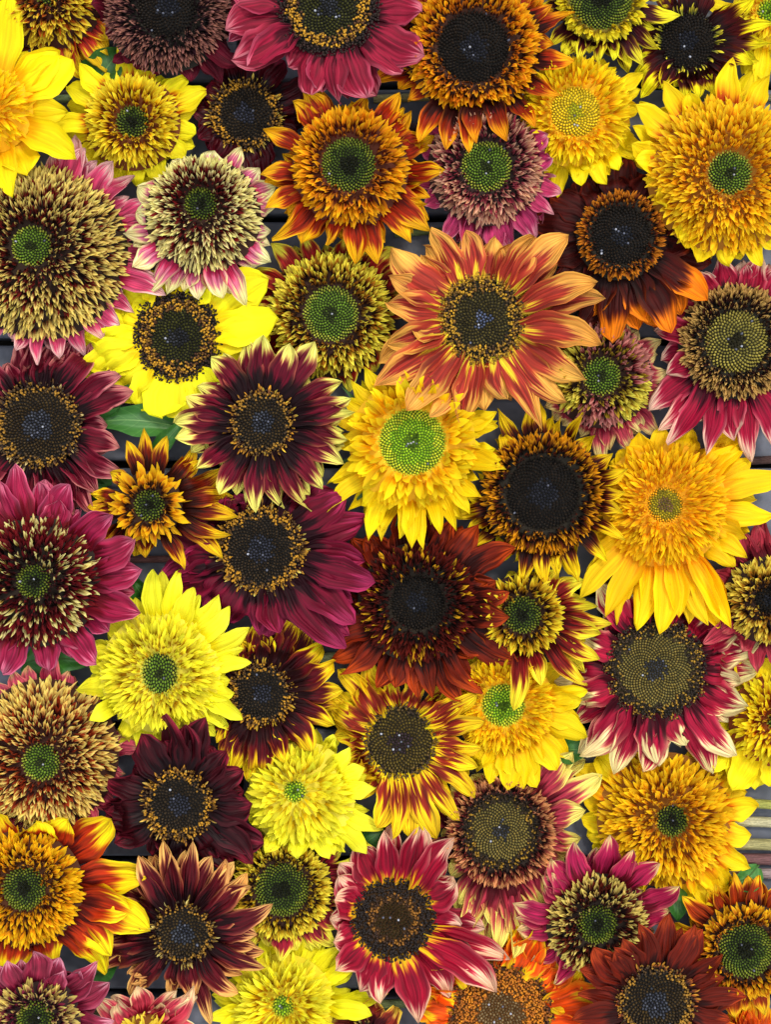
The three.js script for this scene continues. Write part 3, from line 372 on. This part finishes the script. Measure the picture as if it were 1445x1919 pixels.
F({ c: [341, 1752], rd: 54, R: 158, y: 3.9, d: 'navy', ray: ['#2c060c', '#5c1420', '#dca468', 0.35, 0.78, 1.5, 0.6], fr: ['#4c3414', '#a88a3c', '#d8c47c'], w: 38, pe: 0.6, cup: 1.4, tips: [263, 1606, 279, 1604, 304, 1581, 325, 1600, 360, 1581, 414, 1612, 435, 1620, 453, 1640, 471, 1670, 502, 1688, 450, 1705, 475, 1760, 493, 1806, 446, 1850, 392, 1914, 360, 1860, 320, 1865, 248, 1866, 241, 1838, 185, 1830, 200, 1775, 196, 1705, 215, 1660],
  l: 'dark maroon sunflower with curled copper edged petals and blue glinting centre' });
F({ c: [528, 1668], rd: 55, rm: 98, R: 135, y: 0.8, d: 'greenDark', ray: ['#4a0810', '#8a2438', '#f0d850', 0.3, 0.68, 1.3, 0.5], fl: ['#3c0c06', '#b8941c', '#f0d850'], fs: [20, 30], fw: [7, 10], w: 38, mh: 0.009, tips: [653, 1608, 664, 1632, 667, 1658, 642, 1688, 640, 1735, 628, 1767, 580, 1785, 520, 1790, 470, 1770, 440, 1620, 610, 1580],
  l: 'yellow fringed sunflower with blue black centre in a green disc' });
F({ c: [738, 1724], rd: 76, R: 172, y: 1.3, d: 'crimsonRing', ray: ['#e0a828', '#8c1434', '#e8b094', 0.11, 0.72, 1.6, 0.5], w: 56, pe: 0.75, tips: [667, 1586, 721, 1562, 788, 1552, 851, 1572, 849, 1652, 858, 1732, 948, 1800, 914, 1862, 775, 1912, 717, 1875, 674, 1852, 631, 1814, 628, 1760, 630, 1690, 640, 1640],
  l: 'crimson sunflower with a dark donut disc and two long pink tipped petals' });
F({ c: [1120, 1733], rd: 40, rm: 98, R: 150, y: 1.4, d: 'greenDark', ray: ['#6a1028', '#a02c54', '#e8c088', 0.35, 0.85, 1.2, 0.4], dk: 0.42, fl: ['#28080a', '#6a2c18', '#e4cc78'], fs: [22, 32], fw: [7, 10], w: 46, mh: 0.011, tips: [1138, 1566, 1085, 1582, 1231, 1618, 1262, 1652, 1252, 1715, 1225, 1745, 968, 1688, 976, 1742, 1040, 1610, 1180, 1590, 1110, 1810, 1035, 1640],
  l: 'burgundy petalled sunflower with a small dark green disc low in tan florets' });
F({ c: [1400, 1782], rd: 56, rm: 92, R: 140, y: 1.2, d: 'greenDark', ray: ['#4a1404', '#8c3c0a', '#f0b024', 0.3, 0.72, 1.2, 0.6], fl: ['#3c1004', '#b87410', '#f0b428'], fs: [20, 30], fw: [8, 11], w: 36, pe: 0.75, mh: 0.008, tips: [1285, 1680, 1300, 1710, 1345, 1660, 1375, 1640, 1405, 1650, 1430, 1650, 1270, 1735, 1385, 1905, 1430, 1900, 1340, 1890, 1350, 1850],
  l: 'orange brown sunflower with a wide green disc in the lower corner' });
F({ c: [530, 1887], rd: 22, rm: 100, R: 152, y: 0.4, d: 'lime', ray: ['#f0d820', '#f4e428', '#f6ea3c', 0.3, 0.7, 0.6], fl: ['#c89810', '#f0dc28', '#f6ea48'], fs: [28, 50], fw: [8, 14], w: 36, pe: 0.85, mh: 0.009, tips: [681, 1802, 719, 1860, 635, 1785, 600, 1760, 560, 1755, 480, 1770, 430, 1810, 400, 1870, 395, 1910, 690, 1905, 640, 1830],
  l: 'pale lemon sunflower with thin petals and small lime eye at the bottom edge' });
F({ c: [940, 1905], rd: 100, R: 188, y: 0.2, d: 'orangeRing', ray: ['#f0b424', '#d85a14', '#f8b820', 0.12, 0.74, 1.8, 0.5], w: 76, pe: 0.4, wb: 0.7, cup: 1.2, wave: 0.12, tips: [800, 1830, 815, 1790, 860, 1770, 930, 1745, 985, 1752, 1012, 1750, 1060, 1785, 1080, 1815, 1098, 1852, 1126, 1888, 1090, 1915, 790, 1900],
  l: 'vivid orange and yellow sunflower with a wide orange pollen disc at the bottom edge' });
F({ c: [1232, 1884], rd: 69, R: 166, y: 2.8, d: 'navy', ray: ['#3a0e08', '#66240f', '#944420', 0.25, 0.8, 1, 0.3], fr: ['#4c1c08', '#b06814', '#e0a030'], w: 46, pe: 0.9, tips: [1119, 1763, 1127, 1790, 1188, 1734, 1165, 1755, 1256, 1720, 1297, 1735, 1314, 1746, 1346, 1784, 1351, 1828, 1393, 1871, 1365, 1910, 1088, 1820, 1090, 1870, 1080, 1920, 1150, 1772],
  l: 'russet brown sunflower with pointed petals at the bottom edge' });
F({ c: [65, 1912], rd: 38, rm: 84, R: 142, y: 4.7, d: 'greenDark', ray: ['#641030', '#8a3850', '#c88898', 0.35, 0.88, 1.2, 0.4], fl: ['#34081a', '#84344c', '#dcc478'], fs: [24, 34], fw: [8, 12], w: 48, pe: 0.9, mh: 0.010, tips: [61, 1779, 20, 1800, 169, 1810, 120, 1820, 194, 1846, 209, 1906, -20, 1820, -40, 1860],
  l: 'mauve pink sunflower with dark centre in the bottom corner' });
F({ c: [268, 1950], rd: 24, rm: 48, R: 110, y: 4.4, d: 'green', ray: ['#7a1428', '#b04858', '#e4b890', 0.3, 0.72, 1.2, 0.5], fl: ['#a86410', '#f0c438', '#f4d858'], fs: [24, 36], fw: [9, 12], w: 44, pe: 0.9, tips: [356, 1845, 368, 1872, 297, 1878, 182, 1868, 215, 1885, 330, 1890],
  l: 'pale pink tipped sunflower peeping up from the bottom edge' });
F({ c: [692, 1945], rd: 26, R: 90, y: 0.3, d: 'black', ray: ['#4a1418', '#7a3428', '#d8b050', 0.3, 0.7, 1.3, 0.6], fr: ['#4c3414', '#a88a3c', '#d8c47c'], w: 40, pe: 0.9, tips: [706, 1872, 680, 1880, 740, 1890, 660, 1900],
  l: 'brown and yellow petal tips of a small sunflower under the crimson one' });
F({ c: [1405, 1965], rd: 26, R: 90, y: 0.1, d: 'black', ray: ['#7a2408', '#b8500c', '#ec9c1c', 0.3, 0.7, 1.3, 0.6], fr: ['#4c3414', '#a88a3c', '#d8c47c'], w: 40, pe: 0.9, tips: [1380, 1885, 1410, 1878, 1440, 1890, 1345, 1905],
  l: 'orange petals of a sunflower cut off under the orange brown one' });
flowers.forEach(prepare);
flowers.forEach(build);

// ---------- loose leaves and stems on the slate ----------
const leafTex = tex(256, 256, (u, v) => {
  const s = Math.abs(u * 2 - 1), vein = Math.max(smoothstep(0.05 - s, 0, 0.04), smoothstep(Math.abs(((v * 7 - s * 1.6) % 1 + 1) % 1 - 0.5), 0.45, 0.5) * 0.5), n = n2(u * 30, v * 30, 4) * 0.4 + n2(u * 6, v * 7, 2) * 0.6;
  return mix3([0.16 + n * 0.1, 0.34 + n * 0.12, 0.13 + n * 0.06], [0.5, 0.62, 0.38], vein * 0.7);
});
const leafMat = new THREE.MeshPhysicalMaterial({ map: leafTex, bumpMap: leafTex, bumpScale: 0.0015, roughness: 0.5, vertexColors: true });
function leaf(pts, W, y, label, tint = [1, 1, 1], fold = 0.2) {       // pts: base and tip in the photograph's pixels
  seed(pts[0] + pts[1]);
  const y0 = 0.008 + y * 0.0092, [x0, z0] = px(pts[0], pts[1], y0), [x1, z1] = px(pts[2], pts[3], y0), L = Math.hypot(x1 - x0, z1 - z0), b = rr(-0.1, 0.1) * L, ux = (x1 - x0) / L, uz = (z1 - z0) / L;
  const G = new THREE.Group(); G.name = numbered('sunflower_leaf'); G.position.set(x0, 0, z0); G.userData = { label, category: 'leaf' }; scene.add(G);
  const path = (t) => [ux * L * t - uz * b * Math.sin(t * 3), uz * L * t + ux * b * Math.sin(t * 3), y0 + 0.01 * Math.sin(t * 2.6)];
  mesh('blade', sheet(path, W * K, { nl: 18, nw: 8, tm: 0.35, pe: 1, wb: 0.25, cup: fold, wave: 0.09, tint }), leafMat, G);
  const c = new THREE.CatmullRomCurve3([-0.18, 0, 0.3, 0.6, 0.9].map((t) => { const p = path(t); return new THREE.Vector3(p[0], p[2] - 0.0006, p[1]); }));
  mesh('midrib', new THREE.TubeGeometry(c, 20, 0.0011, 6), calyxMat, G);
}
leaf([170, 165, 225, 95], 75, 0.9, 'dark green leaf behind the yellow blunt petalled sunflower', [0.8, 0.9, 0.8]);
leaf([175, 770, 240, 690], 70, 0.6, 'small serrated leaf under the single bright yellow sunflower', [0.9, 1, 0.9]);
leaf([335, 800, 170, 795], 62, 0.7, 'long grey green leaf lying across the slate above the small loose orange sunflower', [1.2, 1.25, 1.2]);
leaf([285, 850, 345, 785], 34, 1.2, 'curled narrow leaf over the long grey green leaf', [1.1, 1.2, 1]);
leaf([210, 900, 125, 868], 60, 0.5, 'green leaf between the deep burgundy and the small loose orange sunflowers', [1, 1.1, 0.9]);
leaf([205, 925, 130, 905], 40, 0.2, 'darker narrow leaf below another green leaf by the burgundy double sunflower', [0.7, 0.8, 0.7]);
leaf([50, 1240, 178, 1246], 66, 1.3, 'glossy bright green leaf above the tan and apricot pompon', [0.9, 1.2, 0.7], 0.1);
leaf([40, 1265, 150, 1285], 78, 0.6, 'dark green leaf under the glossy bright one', [0.7, 0.85, 0.7], 0.05);
leaf([268, 1120, 245, 1085], 40, 0.4, 'little dark leaf above the lemon double sunflower', [0.7, 1, 0.6]);
leaf([1035, 1405, 1110, 1400], 50, 0.1, 'green leaf lying under the cream streaked burgundy sunflower', [0.9, 1.1, 0.8]);
leaf([1260, 1660, 1268, 1722], 40, 0.3, 'green leaf below the golden orange double sunflower', [0.9, 1.1, 0.9]);
leaf([1420, 1625, 1360, 1655], 48, 0.2, 'pale grey green leaf under the striped stems', [1.5, 1.5, 1.5]);
leaf([165, 1830, 225, 1795], 44, 1.6, 'green leaf below the flame petalled sunflower', [0.8, 1.1, 0.7]);
leaf([665, 1590, 720, 1550], 50, 0.0, 'dark green leaf between the lemon and the crimson sunflowers', [0.6, 0.8, 0.6]);
leaf([455, 1560, 490, 1590], 40, 1.6, 'bit of light green leaf beside the almost black sunflower', [1.1, 1.3, 1]);
leaf([772, -10, 800, 18], 46, 2.6, 'bright green leaf tip at the top edge by the raspberry pink sunflower', [1, 1.4, 0.7]);
leaf([255, 395, 235, 420], 40, 0.6, 'dark leaf between the two speckled pompons', [0.6, 0.8, 0.5]);
leaf([130, 255, 110, 275], 34, 0.4, 'small leaf under the plain golden sunflower', [0.7, 1, 0.7]);
leaf([870, 640, 1000, 700], 20, 0.2, 'narrow leaf under the salmon orange sunflower', [0.9, 1, 0.9]);

const stemTex = tex(128, 128, (u, v) => { const n = 0.6 * n2(u * 8, v * 40, 2) + 0.4 * n2(u * 60, v * 60, 3); return [0.55 + n * 0.5, 0.55 + n * 0.5, 0.55 + n * 0.5]; });
function stem(pts, r, y, color, label) {
  const y0 = r * K + y * 0.0092, v = []; for (let i = 0; i < pts.length; i += 2) { const [x, z] = px(pts[i], pts[i + 1], y0); v.push(new THREE.Vector3(x, y0, z)); }
  const c = new THREE.CatmullRomCurve3(v), o = mesh(numbered('flower_stem'), new THREE.TubeGeometry(c, 24, r * K, 10), new THREE.MeshStandardMaterial({ color: C(color), map: stemTex, bumpMap: stemTex, bumpScale: 0.0012, roughness: 0.75 }), scene);
  o.userData = { label, category: 'stem' };
}
stem([60, 188, 190, 182], 8, 0.5, '#8fae7c', 'pale green stem beneath the plain golden sunflower');
stem([170, 780, 340, 765, 420, 770], 9, 0.15, '#7d5a52', 'brown ridged stem above the long grey green leaf');
stem([600, 1232, 680, 1230], 10, 0.4, '#b8c88c', 'pale green cut stem by the rust brown sunflower');
stem([200, 1050, 380, 1046], 7, 0.1, '#8a5a56', 'purplish brown stem on the slate under the small loose orange sunflower');
stem([700, 186, 830, 180], 8, 0.2, '#c8bc78', 'straw coloured stem under the large amber sunflower');
stem([740, 244, 800, 236, 860, 240], 9, 0.1, '#5c4248', 'dark brown stem under the dusty pink sunflower');
stem([740, 440, 860, 432, 900, 440], 6, 0.3, '#7a8a4c', 'thin green stem below the orange sunflower with curled tips');
stem([1290, 178, 1500, 186], 7, 0.1, '#8c8a68', 'grey stem under the huge shaggy golden sunflower');
stem([1340, 868, 1500, 858], 8, 0.1, '#5c3c36', 'thick dark brown stem in the joint beside the broad golden sunflower');
stem([1340, 1500, 1420, 1506, 1520, 1514], 9, 0.3, '#c8cc62', 'yellow green stem, topmost of the striped stems');
stem([1340, 1540, 1420, 1540, 1520, 1546], 10, 0.2, '#e6dfae', 'straw pale stem, second from the top of the striped stems');
stem([1330, 1585, 1400, 1582, 1520, 1586], 11, 0.25, '#c4bc7c', 'olive yellow stem in the middle of the striped stems');
stem([1330, 1612, 1400, 1610, 1520, 1612], 11, 0.1, '#8a5c5c', 'reddish brown hairy stem among the striped stems');
stem([1330, 1636, 1400, 1636, 1520, 1640], 10, 0.1, '#c0a8a4', 'mauve grey stem, lowest of the striped stems');
stem([640, 1888, 760, 1880], 9, 0.0, '#8a9a60', 'green stem under the crimson sunflower at the bottom');
stem([170, 1902, 330, 1895], 8, 0.2, '#6a6a40', 'olive stem below the dark maroon copper edged sunflower');
stem([640, 1555, 760, 1545], 8, 0.0, '#6a3c3c', 'dark stem between the lemon and brick banded sunflowers');

renderer.render(scene, camera);
